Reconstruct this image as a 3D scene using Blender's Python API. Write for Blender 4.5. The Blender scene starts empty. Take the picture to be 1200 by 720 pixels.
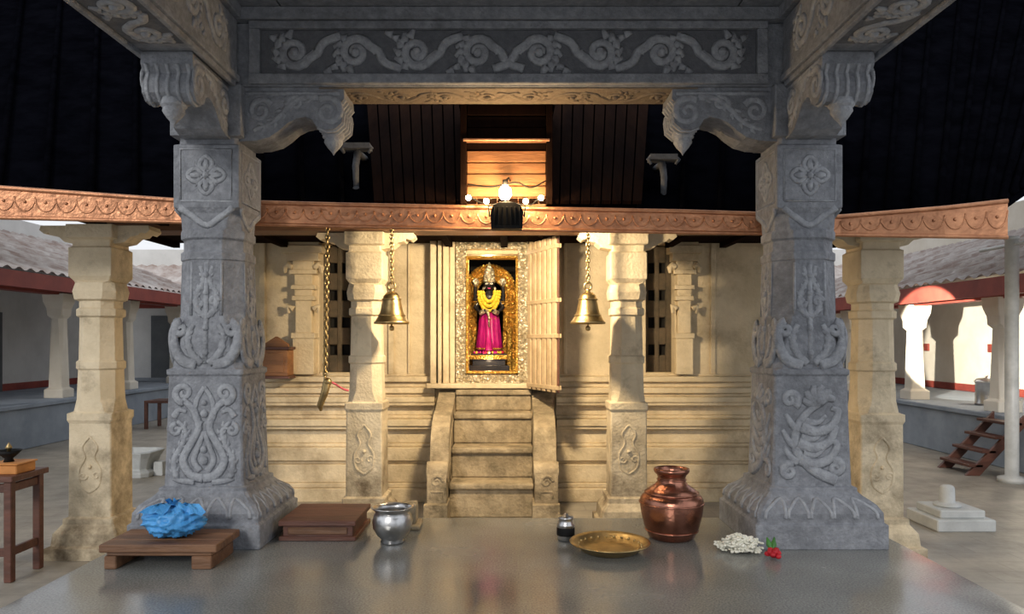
import bpy, math, random
from mathutils import Vector, noise
random.seed(7)
F=870.0; ZC=1.126; HY=400.0
GZ=-0.3
def P(px,py,D): return Vector(((px-600)/F*D, D, ZC+(HY-py)/F*D))
def X(px,D): return (px-600)/F*D
def Z(py,D): return ZC+(HY-py)/F*D

# ---------------------------------------------------------------- materials
def mat(name,c1,c2=None,scale=6,rough=0.7,metal=0.0,bump=0.0,bscale=40,detail=6,c3=None,c3lo=0.55,c3hi=0.75,s3=1.5,zstain=None,emit=None,estr=0,spec=0.5,voro=False,stretch=None):
    m=bpy.data.materials.new(name); m.use_nodes=True
    nt=m.node_tree; N=nt.nodes; L=nt.links
    b=N['Principled BSDF']
    b.inputs['Roughness'].default_value=rough; b.inputs['Metallic'].default_value=metal
    b.inputs['Specular IOR Level'].default_value=spec
    geo=N.new('ShaderNodeNewGeometry')
    pos=geo.outputs['Position']
    if stretch:
        mp=N.new('ShaderNodeMapping'); mp.inputs['Scale'].default_value=stretch
        L.new(pos,mp.inputs['Vector']); pos=mp.outputs['Vector']
    if c2 is None: c2=tuple(x*0.8 for x in c1)
    nz=N.new('ShaderNodeTexNoise'); nz.inputs['Scale'].default_value=scale; nz.inputs['Detail'].default_value=detail
    nz.inputs['Roughness'].default_value=0.65
    L.new(pos,nz.inputs['Vector'])
    cr=N.new('ShaderNodeValToRGB'); cr.color_ramp.elements[0].position=0.35; cr.color_ramp.elements[1].position=0.65
    cr.color_ramp.elements[0].color=(*c2,1); cr.color_ramp.elements[1].color=(*c1,1)
    L.new(nz.outputs['Fac'],cr.inputs['Fac']); out=cr.outputs['Color']
    if c3:
        n3=N.new('ShaderNodeTexNoise'); n3.inputs['Scale'].default_value=s3; n3.inputs['Detail'].default_value=8; n3.inputs['Roughness'].default_value=0.7
        L.new(geo.outputs['Position'],n3.inputs['Vector'])
        r3=N.new('ShaderNodeMapRange'); r3.inputs['From Min'].default_value=c3lo; r3.inputs['From Max'].default_value=c3hi
        val=n3.outputs['Fac']
        if zstain:
            sp=N.new('ShaderNodeSeparateXYZ'); L.new(geo.outputs['Position'],sp.inputs[0])
            mr=N.new('ShaderNodeMapRange'); mr.inputs['From Min'].default_value=zstain[0]; mr.inputs['From Max'].default_value=zstain[1]
            mr.inputs['To Min'].default_value=zstain[2]; mr.inputs['To Max'].default_value=0
            L.new(sp.outputs['Z'],mr.inputs['Value'])
            ad=N.new('ShaderNodeMath'); ad.operation='ADD'; L.new(val,ad.inputs[0]); L.new(mr.outputs[0],ad.inputs[1]); val=ad.outputs[0]
        L.new(val,r3.inputs['Value'])
        mx=N.new('ShaderNodeMixRGB'); L.new(r3.outputs[0],mx.inputs['Fac']); L.new(out,mx.inputs['Color1']); mx.inputs['Color2'].default_value=(*c3,1)
        out=mx.outputs['Color']
    L.new(out,b.inputs['Base Color'])
    if bump:
        if voro:
            nb=N.new('ShaderNodeTexVoronoi'); nb.inputs['Scale'].default_value=bscale; o=nb.outputs['Distance']
        else:
            nb=N.new('ShaderNodeTexNoise'); nb.inputs['Scale'].default_value=bscale; nb.inputs['Detail'].default_value=5; o=nb.outputs['Fac']
        L.new(pos,nb.inputs['Vector'])
        bp=N.new('ShaderNodeBump'); bp.inputs['Strength'].default_value=bump; bp.inputs['Distance'].default_value=0.02
        L.new(o,bp.inputs['Height']); L.new(bp.outputs['Normal'],b.inputs['Normal'])
    if emit:
        b.inputs['Emission Color'].default_value=(*emit,1); b.inputs['Emission Strength'].default_value=estr
    return m
M={}
M['granite']=mat('granite',(0.285,0.30,0.33),(0.18,0.19,0.215),22,0.78,bump=0.5,bscale=60,c3=(0.10,0.106,0.12),c3lo=0.47,c3hi=0.78,s3=3.5)
M['granite_relief']=mat('granite_relief',(0.36,0.378,0.41),(0.24,0.252,0.28),26,0.78,bump=0.45,bscale=70,c3=(0.16,0.168,0.185),c3lo=0.5,c3hi=0.8,s3=4)  # lit copy of granite: carvings lightened against the recesses
M['granite_panel']=mat('granite_panel',(0.13,0.137,0.155),(0.09,0.096,0.11),25,0.85,bump=0.3,bscale=80)  # shaded copy of granite: recess shade put into the colour
M['granite_lamplit']=mat('granite_underside_lamplit',(0.20,0.16,0.12),(0.13,0.10,0.075),25,0.85,bump=0.3,bscale=80)  # warm lamplight on the beam underside put into the colour
M['granite_dark']=mat('granite_dark',(0.15,0.15,0.16),(0.09,0.09,0.10),25,0.75,bump=0.3,bscale=80)
M['cream']=mat('cream_stone',(0.74,0.63,0.45),(0.60,0.50,0.34),5,0.8,bump=0.35,bscale=50,c3=(0.15,0.11,0.065),c3lo=0.54,c3hi=0.82,s3=3.5,zstain=(-0.3,1.1,0.17))
M['cream_wall']=mat('cream_wall_stone',(0.74,0.62,0.43),(0.58,0.475,0.31),3.0,0.85,bump=0.4,bscale=35,c3=(0.26,0.19,0.11),c3lo=0.53,c3hi=0.85,s3=2.4,zstain=(-0.3,1.0,0.12))
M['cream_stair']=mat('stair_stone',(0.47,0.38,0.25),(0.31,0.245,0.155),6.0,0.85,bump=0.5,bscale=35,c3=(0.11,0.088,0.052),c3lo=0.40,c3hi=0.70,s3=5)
M['stonedark']=mat('lattice_dark',(0.12,0.09,0.06),(0.06,0.05,0.035),8,0.9)
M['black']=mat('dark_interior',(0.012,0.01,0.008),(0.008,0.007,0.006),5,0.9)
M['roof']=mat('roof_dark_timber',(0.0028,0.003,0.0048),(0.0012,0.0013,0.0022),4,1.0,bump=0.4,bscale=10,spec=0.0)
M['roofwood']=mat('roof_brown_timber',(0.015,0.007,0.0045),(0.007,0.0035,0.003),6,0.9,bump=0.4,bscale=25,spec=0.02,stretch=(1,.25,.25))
M['plank']=mat('plank_wood',(0.36,0.16,0.06),(0.18,0.08,0.035),7,0.6,bump=0.3,bscale=30,stretch=(.3,1,1.6))
M['copper']=mat('copper_sheet',(0.66,0.32,0.17),(0.42,0.19,0.10),9,0.42,0.65,bump=0.35,bscale=30)
M['copperpot']=mat('copper_pot_metal',(0.48,0.22,0.15),(0.30,0.13,0.09),9,0.27,1.0,bump=0.12,bscale=60)
M['brass']=mat('brass',(0.60,0.45,0.22),(0.36,0.26,0.12),12,0.38,1.0,bump=0.1,bscale=40)
M['gold']=mat('gold',(0.95,0.60,0.14),(0.62,0.33,0.06),20,0.35,0.75,bump=0.7,bscale=55,voro=True)
M['silver']=mat('embossed_silver',(0.86,0.78,0.60),(0.52,0.44,0.30),26,0.36,0.65,bump=1.0,bscale=42,voro=True)
M['steel']=mat('steel',(0.62,0.62,0.62),(0.45,0.45,0.46),8,0.28,1.0,bump=0.1,bscale=50)
M['darkmetal']=mat('dark_metal',(0.01,0.01,0.01),(0.006,0.006,0.006),8,0.6,spec=.2)
M['wood']=mat('brown_wood',(0.22,0.11,0.055),(0.11,0.052,0.027),8,0.55,bump=0.25,bscale=40,stretch=(.3,1.5,1.5))
M['redwood']=mat('red_wood',(0.15,0.058,0.038),(0.08,0.032,0.022),8,0.5,bump=0.2,bscale=40,stretch=(.3,1.5,1.5))
M['doorwood']=mat('door_wood',(0.60,0.46,0.29),(0.42,0.31,0.18),7,0.55,bump=0.2,bscale=40)
M['bluebag']=mat('blue_plastic',(0.09,0.38,0.78),(0.05,0.28,0.66),9,0.33,bump=0.9,bscale=22)
M['white_paint']=mat('white_paint',(0.68,0.68,0.67),(0.58,0.58,0.57),2,0.8)
M['cream_paint']=mat('cream_paint',(0.76,0.71,0.62),(0.66,0.60,0.50),2,0.8)
M['polepaint']=mat('pole_paint',(0.60,0.61,0.60),(0.45,0.46,0.45),5,0.4)
M['bluepaint']=mat('blue_paint',(0.30,0.34,0.40),(0.22,0.26,0.31),3,0.8)
M['greydoor']=mat('grey_door',(0.13,0.14,0.15),(0.09,0.10,0.11),3,0.7)
M['redpaint']=mat('red_fascia',(0.32,0.06,0.04),(0.22,0.04,0.03),4,0.6)
M['tile']=mat('roof_tile',(0.58,0.54,0.52),(0.30,0.22,0.19),3,0.8,bump=0.3,bscale=30)
M['whitestone']=mat('white_stone',(0.58,0.60,0.60),(0.46,0.48,0.48),8,0.6)
M['flower']=mat('white_petals',(0.85,0.83,0.74),(0.7,0.7,0.6),20,0.7)
M['rose']=mat('red_petals',(0.55,0.01,0.02),(0.3,0.0,0.01),20,0.6)
M['leaf']=mat('green_leaf',(0.06,0.22,0.04),(0.03,0.13,0.02),20,0.5)
M['yellow']=mat('yellow_flowers',(0.88,0.66,0.05),(0.55,0.36,0.02),70,0.7)
M['magenta']=mat('magenta_silk',(0.62,0.015,0.26),(0.36,0.008,0.14),12,0.4)
M['idol']=mat('black_idol_stone',(0.03,0.027,0.03),(0.015,0.014,0.016),12,0.25)
M['pink']=mat('pink_rope',(0.75,0.15,0.2),(0.6,0.1,0.15),12,0.7)
M['orange']=mat('orange_clay',(0.65,0.28,0.08),(0.5,0.2,0.05),8,0.7)
M['bulb']=mat('bulb_glow',(1,0.8,0.5),None,5,0.5,emit=(1,0.80,0.45),estr=80)

def floor_mat():
    m=bpy.data.materials.new('polished_granite_floor'); m.use_nodes=True
    nt=m.node_tree; N=nt.nodes; L=nt.links; b=N['Principled BSDF']
    geo=N.new('ShaderNodeNewGeometry')
    n1=N.new('ShaderNodeTexNoise'); n1.inputs['Scale'].default_value=110; n1.inputs['Detail'].default_value=3
    n2=N.new('ShaderNodeTexNoise'); n2.inputs['Scale'].default_value=1.7; n2.inputs['Detail'].default_value=7
    L.new(geo.outputs['Position'],n1.inputs['Vector']); L.new(geo.outputs['Position'],n2.inputs['Vector'])
    c1=N.new('ShaderNodeValToRGB'); c1.color_ramp.elements[0].position=0.32; c1.color_ramp.elements[1].position=0.70
    c1.color_ramp.elements[0].color=(0.14,0.147,0.147,1); c1.color_ramp.elements[1].color=(0.29,0.30,0.295,1)
    L.new(n1.outputs['Fac'],c1.inputs['Fac'])
    mx=N.new('ShaderNodeMixRGB'); mx.blend_type='MULTIPLY'; mx.inputs['Fac'].default_value=0.8
    c2=N.new('ShaderNodeValToRGB'); c2.color_ramp.elements[0].position=0.3; c2.color_ramp.elements[1].position=0.7
    c2.color_ramp.elements[0].color=(0.66,0.64,0.60,1); c2.color_ramp.elements[1].color=(1.15,1.15,1.12,1)
    L.new(n2.outputs['Fac'],c2.inputs['Fac']); L.new(c1.outputs[0],mx.inputs['Color1']); L.new(c2.outputs[0],mx.inputs['Color2'])
    L.new(mx.outputs[0],b.inputs['Base Color'])
    mr=N.new('ShaderNodeMapRange'); mr.inputs['To Min'].default_value=0.10; mr.inputs['To Max'].default_value=0.30
    mr.inputs['From Min'].default_value=0.35; mr.inputs['From Max'].default_value=0.7
    L.new(n2.outputs['Fac'],mr.inputs['Value']); L.new(mr.outputs[0],b.inputs['Roughness'])
    b.inputs['Specular IOR Level'].default_value=0.75
    return m
M['floor']=floor_mat()
def ground_mat():
    m=bpy.data.materials.new('court_paving'); m.use_nodes=True
    nt=m.node_tree; N=nt.nodes; L=nt.links; b=N['Principled BSDF']
    geo=N.new('ShaderNodeNewGeometry')
    n1=N.new('ShaderNodeTexNoise'); n1.inputs['Scale'].default_value=3; n1.inputs['Detail'].default_value=9; n1.inputs['Roughness'].default_value=0.7
    L.new(geo.outputs['Position'],n1.inputs['Vector'])
    br=N.new('ShaderNodeTexBrick'); br.inputs['Scale'].default_value=1.2; br.inputs['Mortar Size'].default_value=0.008
    br.inputs['Color1'].default_value=(1,1,1,1); br.inputs['Color2'].default_value=(0.92,0.92,0.92,1); br.inputs['Mortar'].default_value=(0.8,0.8,0.8,1)
    L.new(geo.outputs['Position'],br.inputs['Vector'])
    cr=N.new('ShaderNodeValToRGB'); cr.color_ramp.elements[0].color=(0.22,0.20,0.165,1); cr.color_ramp.elements[1].color=(0.42,0.38,0.32,1)
    cr.color_ramp.elements[0].position=0.3; cr.color_ramp.elements[1].position=0.65
    L.new(n1.outputs['Fac'],cr.inputs['Fac'])
    mx=N.new('ShaderNodeMixRGB'); mx.blend_type='MULTIPLY'; mx.inputs['Fac'].default_value=1
    L.new(cr.outputs[0],mx.inputs['Color1']); L.new(br.outputs['Color'],mx.inputs['Color2']); L.new(mx.outputs[0],b.inputs['Base Color'])
    b.inputs['Roughness'].default_value=0.5
    return m
M['ground']=ground_mat()

# ---------------------------------------------------------------- mesh builder
class MB:
    def __init__(s): s.v=[];s.f=[];s.m=[];s.s=[];s.mats=[]
    def mi(s,k):
        if k not in s.mats: s.mats.append(k)
        return s.mats.index(k)
    def add(s,vs,fs,k,sm=False):
        o=len(s.v); s.v+= [tuple(v) for v in vs]; i=s.mi(k)
        for f in fs: s.f.append([a+o for a in f]); s.m.append(i); s.s.append(sm)
    def box(s,x0,x1,y0,y1,z0,z1,k):
        vs=[(x0,y0,z0),(x1,y0,z0),(x1,y1,z0),(x0,y1,z0),(x0,y0,z1),(x1,y0,z1),(x1,y1,z1),(x0,y1,z1)]
        s.add(vs,[(0,3,2,1),(4,5,6,7),(0,1,5,4),(1,2,6,5),(2,3,7,6),(3,0,4,7)],k)
    def loft(s,rings,k,sm=False,cap=True,closed=True):
        n=len(rings[0]); vs=[p for r in rings for p in r]; fs=[]
        for i in range(len(rings)-1):
            for j in range(n if closed else n-1):
                a=i*n+j; b=i*n+(j+1)%n
                fs.append((a,b,b+n,a+n))
        if cap: fs.append(tuple(reversed(range(n)))); fs.append(tuple((len(rings)-1)*n+j for j in range(n)))
        s.add(vs,fs,k,sm)
    def oct(s,cx,cy,prof,k):
        rings=[]
        for z,h,c in prof:
            d=h*(1-c)
            rings.append([(cx-d,cy-h,z),(cx+d,cy-h,z),(cx+h,cy-d,z),(cx+h,cy+d,z),(cx+d,cy+h,z),(cx-d,cy+h,z),(cx-h,cy+d,z),(cx-h,cy-d,z)])
        s.loft(rings,k)
    def lathe(s,cx,cy,cz,prof,k,n=28,sm=True,sx=1,sy=1):
        rings=[[(cx+sx*max(r,1e-4)*math.cos(2*math.pi*j/n),cy+sy*max(r,1e-4)*math.sin(2*math.pi*j/n),cz+z) for j in range(n)] for r,z in prof]
        s.loft(rings,k,sm,cap=True)
    def prism(s,poly,fn,w0,w1,k):
        n=len(poly); vs=[fn(u,v,w0) for u,v in poly]+[fn(u,v,w1) for u,v in poly]
        fs=[tuple(range(n)),tuple(reversed(range(n,2*n)))]+[(j,j+n,(j+1)%n+n,(j+1)%n) for j in range(n)]
        s.add(vs,fs,k)
    def tube(s,pts,rad,k,n=6,closed=False,nrm=None,flat=.6,wide=1.3):
        pts=[Vector(p) for p in pts]; m=len(pts)
        if not hasattr(rad,'__len__'): rad=[rad]*m
        up=None; rings=[]
        for i in range(m):
            if closed: t=(pts[(i+1)%m]-pts[i-1])
            else: t=pts[min(i+1,m-1)]-pts[max(i-1,0)]
            if t.length<1e-9: t=Vector((0,0,1))
            t.normalize()
            if up is None:
                up=Vector((0,0,1)) if abs(t.z)<0.9 else Vector((0,1,0))
            up=(up-t*up.dot(t))
            if up.length<1e-6: up=t.orthogonal()
            up.normalize(); sd=t.cross(up)
            ring=[]
            for j in range(n):
                o=(up*math.cos(2*math.pi*j/n)+sd*math.sin(2*math.pi*j/n))*rad[i]
                if nrm is not None:
                    dn=nrm*o.dot(nrm); o=(o-dn)*wide+dn*flat
                ring.append(pts[i]+o)
            rings.append(ring)
        if closed: rings.append(rings[0])
        s.loft(rings,k,True,cap=not closed)
    def ball(s,c,r,k,n=12,sz=(1,1,1)):
        c=Vector(c); rings=[]
        for i in range(n//2+1):
            a=math.pi*i/(n//2)
            rr=max(math.sin(a),1e-3)
            rings.append([(c.x+r*sz[0]*rr*math.cos(2*math.pi*j/n),c.y+r*sz[1]*rr*math.sin(2*math.pi*j/n),c.z-r*sz[2]*math.cos(a)) for j in range(n)])
        s.loft(rings,k,True)
    def obj(s,name,parent=None,bevel=0,seg=1):
        me=bpy.data.meshes.new(name); me.from_pydata(s.v,[],s.f)
        for k in s.mats: me.materials.append(M[k])
        me.polygons.foreach_set('material_index',s.m); me.polygons.foreach_set('use_smooth',s.s)
        me.validate(); me.update()
        o=bpy.data.objects.new(name,me); bpy.context.scene.collection.objects.link(o)
        import bmesh
        bm=bmesh.new(); bm.from_mesh(me); bmesh.ops.recalc_face_normals(bm,faces=bm.faces); bm.to_mesh(me); bm.free()
        if bevel:
            b=o.modifiers.new('bevel','BEVEL'); b.width=bevel; b.segments=seg; b.limit_method='ANGLE'; b.angle_limit=math.radians(40)
        if parent: o.parent=parent
        return o
def empty(name,loc=(0,0,0)):
    e=bpy.data.objects.new(name,None); bpy.context.scene.collection.objects.link(e); e.empty_display_size=0.1
    return e

def catmull(c,n=6):
    out=[]; c=[Vector(p) for p in c]; c=[2*c[0]-c[1]]+c+[2*c[-1]-c[-2]]
    for i in range(1,len(c)-2):
        for j in range(n):
            t=j/n; p0,p1,p2,p3=c[i-1:i+3]
            out.append(0.5*((2*p1)+(-p0+p2)*t+(2*p0-5*p1+4*p2-p3)*t*t+(-p0+3*p1-3*p2+p3)*t**3))
    out.append(c[-2]); return out
def spiral(cx,cy,r,a0,turns,d=1,n=22):
    return [(cx+r*(1-0.85*i/n)*math.cos(a0+d*2*math.pi*turns*i/n),cy+r*(1-0.85*i/n)*math.sin(a0+d*2*math.pi*turns*i/n)) for i in range(n+1)]
def taper(n,r0,r1): return [r0+(r1-r0)*i/(n-1) for i in range(n)]
def rel(mb,pts,fn,r0,r1,k,n=6,lobes=0):
    if k=='granite_relief': r0*=1.2; r1*=1.2
    p=pts[len(pts)//2]; u,v=p[0],p[1]
    o=Vector(fn(u,v)); du=Vector(fn(u+.004,v))-o; dv=Vector(fn(u,v+.004))-o
    N_=du.cross(dv)
    N_=N_.normalized() if N_.length>1e-12 else None
    mb.tube([fn(q[0],q[1]) for q in pts],taper(len(pts),r0,r1),k,n,nrm=N_)
    if lobes:
        for i in range(2,len(pts)-2,3):
            tx,ty=pts[i+1][0]-pts[i-1][0],pts[i+1][1]-pts[i-1][1]; l=math.hypot(tx,ty) or 1; tx/=l; ty/=l
            for sd in (-1,1):
                nx,ny=-ty*sd,tx*sd; a,b=pts[i][0],pts[i][1]
                mb.tube([fn(a,b),fn(a+(nx*.6+tx*.3)*lobes,b+(ny*.6+ty*.3)*lobes),fn(a+(nx*.9+tx*.95)*lobes,b+(ny*.9+ty*.95)*lobes)],[r0*.6,r0*.62,r0*.2],k,5,nrm=N_)
def frieze(mb,fn,L,hh,k,per=0.62,r=0.016):
    ns=max(2,round(L/2/(per/2))); w=L/2/ns
    for sgn in (-1,1):
        for i in range(ns):
            uc=(i+.5)*w; s2=1 if i%2==0 else -1
            R=hh*.72
            pre=[(uc-w*.75,s2*-hh*.75,0),(uc-w*.48,s2*-hh*.45,0),(uc-w*.36,s2*hh*.15,0)]
            sp=spiral(uc,0,R*1.0,math.pi*.86,1.45,-1)
            pts=[(sgn*a,b) for a,b in ([(p.x,p.y) for p in catmull(pre,5)][:-1]+[(a,s2*b) for a,b in sp])]
            pts=[(max(-L/2+r,min(L/2-r,a)),b) for a,b in pts]
            rel(mb,pts,fn,r*.9,r*.75,k)
            pts2=[(sgn*(uc+(abs(a)-uc)*.80),b*.80) for a,b in pts[8:]]
            rel(mb,pts2[:20],fn,r*.5,r*.35,k,5)
            mb.ball(fn(sgn*uc,0),r*1.4,k,8)
            for da in range(6):
                an=-1.1+da*.42
                a0=uc+R*1.0*math.cos(an); b0=s2*R*1.0*math.sin(an)
                a1=uc+(R+hh*.32)*math.cos(an-.35); b1=s2*(R+hh*.32)*math.sin(an-.35)
                if abs(b1)<hh*1.05 and a1<L/2: rel(mb,[(sgn*a0,b0),(sgn*(a0+a1)/2,(b0+b1)/2),(sgn*a1,b1)],fn,r*1.0,r*.4,k,5)
            for da in range(3):
                aa=uc+w*(.32+.1*da); bb=-s2*hh*(.55+.18*da)
                if aa<L/2: rel(mb,[(sgn*(aa-w*.12),bb+s2*hh*.12),(sgn*aa,bb)],fn,r*.9,r*.4,k,5)

# ---------------------------------------------------------------- ground & platform
g=MB(); g.box(-16,16,-5,22,GZ-0.2,GZ,'ground'); g.obj('ground')
f=MB(); f.box(-2.13,2.13,-2.5,4.70,GZ,-0.05,'granite'); f.box(-2.16,2.16,-2.5,4.73,-0.05,0.0,'floor'); f.obj('floor',bevel=0.008)

# ---------------------------------------------------------------- granite pillars
PR=[(0,.36,.02),(.13,.36,.02),(.14,.345,.03),(.19,.345,.05),(.23,.32,.06),(.265,.27,.06),(.29,.245,.05),(.31,.245,.05),(.32,.222,.05),(.6,.213,.05),(.93,.205,.05),(.94,.215,.05),(.965,.215,.05),(.975,.20,.2),(1.12,.195,.3),(1.28,.185,.5),(1.58,.178,.52),(1.59,.186,.52),(1.63,.186,.52),(1.64,.172,.52),(1.70,.172,.52),(1.71,.184,.5),(1.75,.184,.5),(1.76,.172,.4),(1.85,.172,.3),(1.88,.186,.03),(2.23,.186,.03),(2.24,.165,.1),(2.275,.165,.1),(2.28,.20,.03),(2.57,.20,.03)]
def hz(z):
    for a,b in zip(PR,PR[1:]):
        if a[0]<=z<=b[0]:
            t=(z-a[0])/max(b[0]-a[0],1e-6); return a[1]+(b[1]-a[1])*t
    return .2
def facefn(cx,cy,face):
    def fn(u,z):
        h=hz(z)
        if face=='f': return (cx+u,cy-h,z)
        if face=='r': return (cx+h,cy+u,z)
        if face=='l': return (cx-h,cy+u,z)
        return (cx+u,cy+h,z)
    return fn
def bracket(mb,cx,cy,dx,dy,L,hw,k='granite',kr='granite_relief',zt=2.57,sc=1.0):
    s=L/0.74
    poly=[(0,0),(.74,0),(.745,-.06),(.715,-.10),(.735,-.15),(.73,-.20),(.69,-.235),(.64,-.24),(.59,-.22),(.565,-.18),(.53,-.165),(.48,-.175),(.43,-.20),(.38,-.245),(.33,-.28),(.26,-.30),(.1,-.31),(0,-.31)]
    def fn(u,v,w):
        return (cx+dx*u*s+(-dy)*w, cy+dy*u*s+dx*w, zt+v*sc)
    mb.prism(poly,fn,-hw,hw,k)
    for side in (-1,1):
        f2=lambda u,v,sd=side: fn(u,v,sd*hw)
        rel(mb,spiral(.655,-.135,.085,2.2,1.5,-1),f2,.014*sc,.007*sc,kr)
        rel(mb,catmull([(.60,-.05,0),(.5,-.06,0),(.42,-.12,0),(.34,-.2,0),(.24,-.24,0)],5),f2,.013*sc,.008*sc,kr,lobes=.035)
        rel(mb,spiral(.28,-.13,.07,0.5,1.4,1),f2,.012*sc,.006*sc,kr)
        rel(mb,[(.2,-.03),(.4,-.03),(.72,-.03)],f2,.008*sc,.008*sc,kr,4)
        rel(mb,spiral(.47,-.09,.045,3.5,1.3,-1),f2,.010*sc,.005*sc,kr)
    for q in (-.8,-.4,0,.4,.8):
        pts=[fn(u,v,q*hw) for u,v in poly[2:9]]
        mb.tube(pts,.012*sc,kr,5)
    c=fn(.655,-.235,0)
    mb.lathe(c[0],c[1],c[2],[(0.0,-.12*sc),(.012*sc,-.10*sc),(.035*sc,-.075*sc),(.055*sc,-.045*sc),(.052*sc,-.025*sc),(.065*sc,-.015*sc),(.06*sc,.02*sc)],kr,14)

def granite_pillar(cx,cy,inner,style,brk=True):
    e=empty('granite_pillar')
    b=MB(); b.oct(cx,cy,PR,'granite'); b.obj('shaft',e,bevel=0.01,seg=2)
    r=MB()
    kr='granite_relief'
    faces=['f','r' if inner>0 else 'l','l' if inner>0 else 'r']
    for fc in faces:
        fn=facefn(cx,cy,fc)
        for i in range(-2,3):
            u=i*.125
            loop=[(u-.055,.165),(u-.05,.21),(u,.262),(u+.05,.21),(u+.055,.165)]
            pp=[]
            for a,z in loop:
                sc=hz(z)/.345
                pp.append((a*sc,z))
            rel(r,catmull([(a,z,0) for a,z in pp],4),fn,.007,.007,kr,5)
        if style==0 :
            for s in (-1,1):
                rel(r,catmull([(0,.36,0),(s*.07,.38,0),(s*.115,.46,0),(s*.07,.56,0),(s*.03,.64,0),(s*.06,.74,0),(s*.12,.80,0)],6),fn,.019,.013,kr)
                rel(r,spiral(s*.115,.835,.055,-math.pi/2,1.4,s),fn,.016,.007,kr)
                rel(r,catmull([(s*.02,.40,0),(s*.055,.46,0),(s*.03,.54,0),(0,.62,0)],6),fn,.014,.010,kr)
                rel(r,catmull([(s*.15,.36,0),(s*.165,.46,0),(s*.12,.55,0),(s*.10,.62,0),(s*.15,.68,0)],6),fn,.013,.008,kr,lobes=.028)
                rel(r,spiral(s*.155,.63,.035,math.pi/2,1.2,-s),fn,.011,.006,kr)
                rel(r,catmull([(s*.015,.66,0),(s*.05,.70,0),(s*.045,.79,0),(0,.87,0)],6),fn,.013,.009,kr)
                rel(r,catmull([(s*.05,.34,0),(s*.12,.345,0),(s*.17,.36,0)],6),fn,.014,.008,kr)
                rel(r,catmull([(s*.17,.70,0),(s*.14,.74,0),(s*.10,.73,0)],5),fn,.014,.008,kr)
            for z,q in ((.46,.028),(.52,.022),(.72,.024),(.78,.018)): r.ball(fn(0,z),q,kr,8,(1,1,1))
        else:
            rel(r,catmull([(.13,.35,0),(.02,.40,0),(-.08,.50,0),(-.09,.62,0),(-.03,.72,0),(.05,.78,0)],7),fn,.024,.013,kr)
            for t,(a,z0) in enumerate(((-.07,.47),(-.08,.56),(-.06,.65))):
                rel(r,catmull([(a,z0,0),(a+.08,z0-.03,0),(a+.17,z0+.0,0),(a+.21,z0+.08,0),(a+.17,z0+.10,0)],5),fn,.026,.010,kr)
                rel(r,catmull([(a+.02,z0+.03,0),(a+.09,z0+.02,0),(a+.14,z0+.06,0)],5),fn,.016,.008,kr)
                rel(r,catmull([(a-.01,z0-.02,0),(a-.05,z0+.01,0),(a-.085,z0+.07,0)],5),fn,.020,.008,kr)
            for t in range(6):
                an=math.radians(5+t*34)
                rel(r,catmull([(.04,.79,0),(.04+.05*math.cos(an+.3),.79+.05*math.sin(an+.3),0),(.04+.09*math.cos(an),.79+.09*math.sin(an),0)],5),fn,.025,.011,kr)
            r.ball(fn(.04,.79),.025,kr,10)
            rel(r,spiral(-.12,.80,.05,-1,1.4,1),fn,.017,.008,kr)
            rel(r,spiral(.13,.42,.045,2,1.4,-1),fn,.017,.008,kr)
            rel(r,spiral(-.13,.40,.045,1,1.4,1),fn,.017,.008,kr)
        for s in (-1,1):
            rel(r,catmull([(s*.05,.99,0),(s*.13,1.02,0),(s*.175,1.10,0),(s*.18,1.18,0),(s*.15,1.24,0)],6),fn,.024,.015,kr)
            rel(r,spiral(s*.14,1.195,.04,math.pi/2,1.3,-s),fn,.017,.008,kr)
            rel(r,catmull([(s*.02,1.0,0),(s*.08,1.06,0),(s*.10,1.15,0),(s*.07,1.22,0)],6),fn,.016,.010,kr,lobes=.022)
            rel(r,catmull([(0,1.26,0),(s*.05,1.31,0),(s*.05,1.40,0),(s*.015,1.47,0),(s*.035,1.55,0)],6),fn,.013,.008,kr,lobes=.022)
            rel(r,spiral(s*.045,1.35,.03,0,1.2,s),fn,.011,.006,kr)
            rel(r,[(s*.085,1.27),(s*.085,1.4),(s*.082,1.57)],fn,.006,.006,kr,4)
        rel(r,[(0,1.0),(0,1.2),(0,1.57)],fn,.010,.010,kr)
        for z in (1.06,1.2,1.4,1.5): r.ball(fn(0,z),.02,kr,8)
        for q in range(4):
            a=q*math.pi/2
            pet=[(0.018,0),(.05,.034),(.08,.03),(.105,0),(.08,-.03),(.05,-.034),(0.018,0)]
            pts=[(u*math.cos(a)-v*math.sin(a),2.06+u*math.sin(a)+v*math.cos(a)) for u,v in pet]
            rel(r,catmull([(u,z,0) for u,z in pts],4),fn,.009,.009,kr)
            rel(r,[(.03*math.cos(a),2.06+.03*math.sin(a)),(.06*math.cos(a),2.06+.06*math.sin(a)),(.09*math.cos(a),2.06+.09*math.sin(a))],fn,.014,.008,kr)
            a2=a+math.pi/4
            rel(r,[(.04*math.cos(a2),2.06+.04*math.sin(a2)),(.06*math.cos(a2),2.06+.06*math.sin(a2)),(.085*math.cos(a2),2.06+.085*math.sin(a2))],fn,.007,.004,kr)
        r.ball(fn(0,2.06),.022,kr,8)
        q=.145
        rel(r,[(-q,2.06-q),(q,2.06-q),(q,2.06+q),(-q,2.06+q),(-q,2.06-q)],fn,.005,.005,kr,4)
        rel(r,catmull([(-.15,1.88,0),(-.08,1.83,0),(0,1.78,0),(.08,1.83,0),(.15,1.88,0)],3),fn,.013,.013,kr)
    r.obj('carving',e)
    if brk:
        c=MB()
        bracket(c,cx,cy,inner,0,.76,.13)
        bracket(c,cx,cy,0,-1,.66,.13)
        c.obj('capital_brackets',e,bevel=0.008)
    return e
granite_pillar(-1.72,4.36,1,0)
granite_pillar(1.675,4.36,-1,1)
granite_pillar(-1.72,-1.3,1,0,False)
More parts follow.
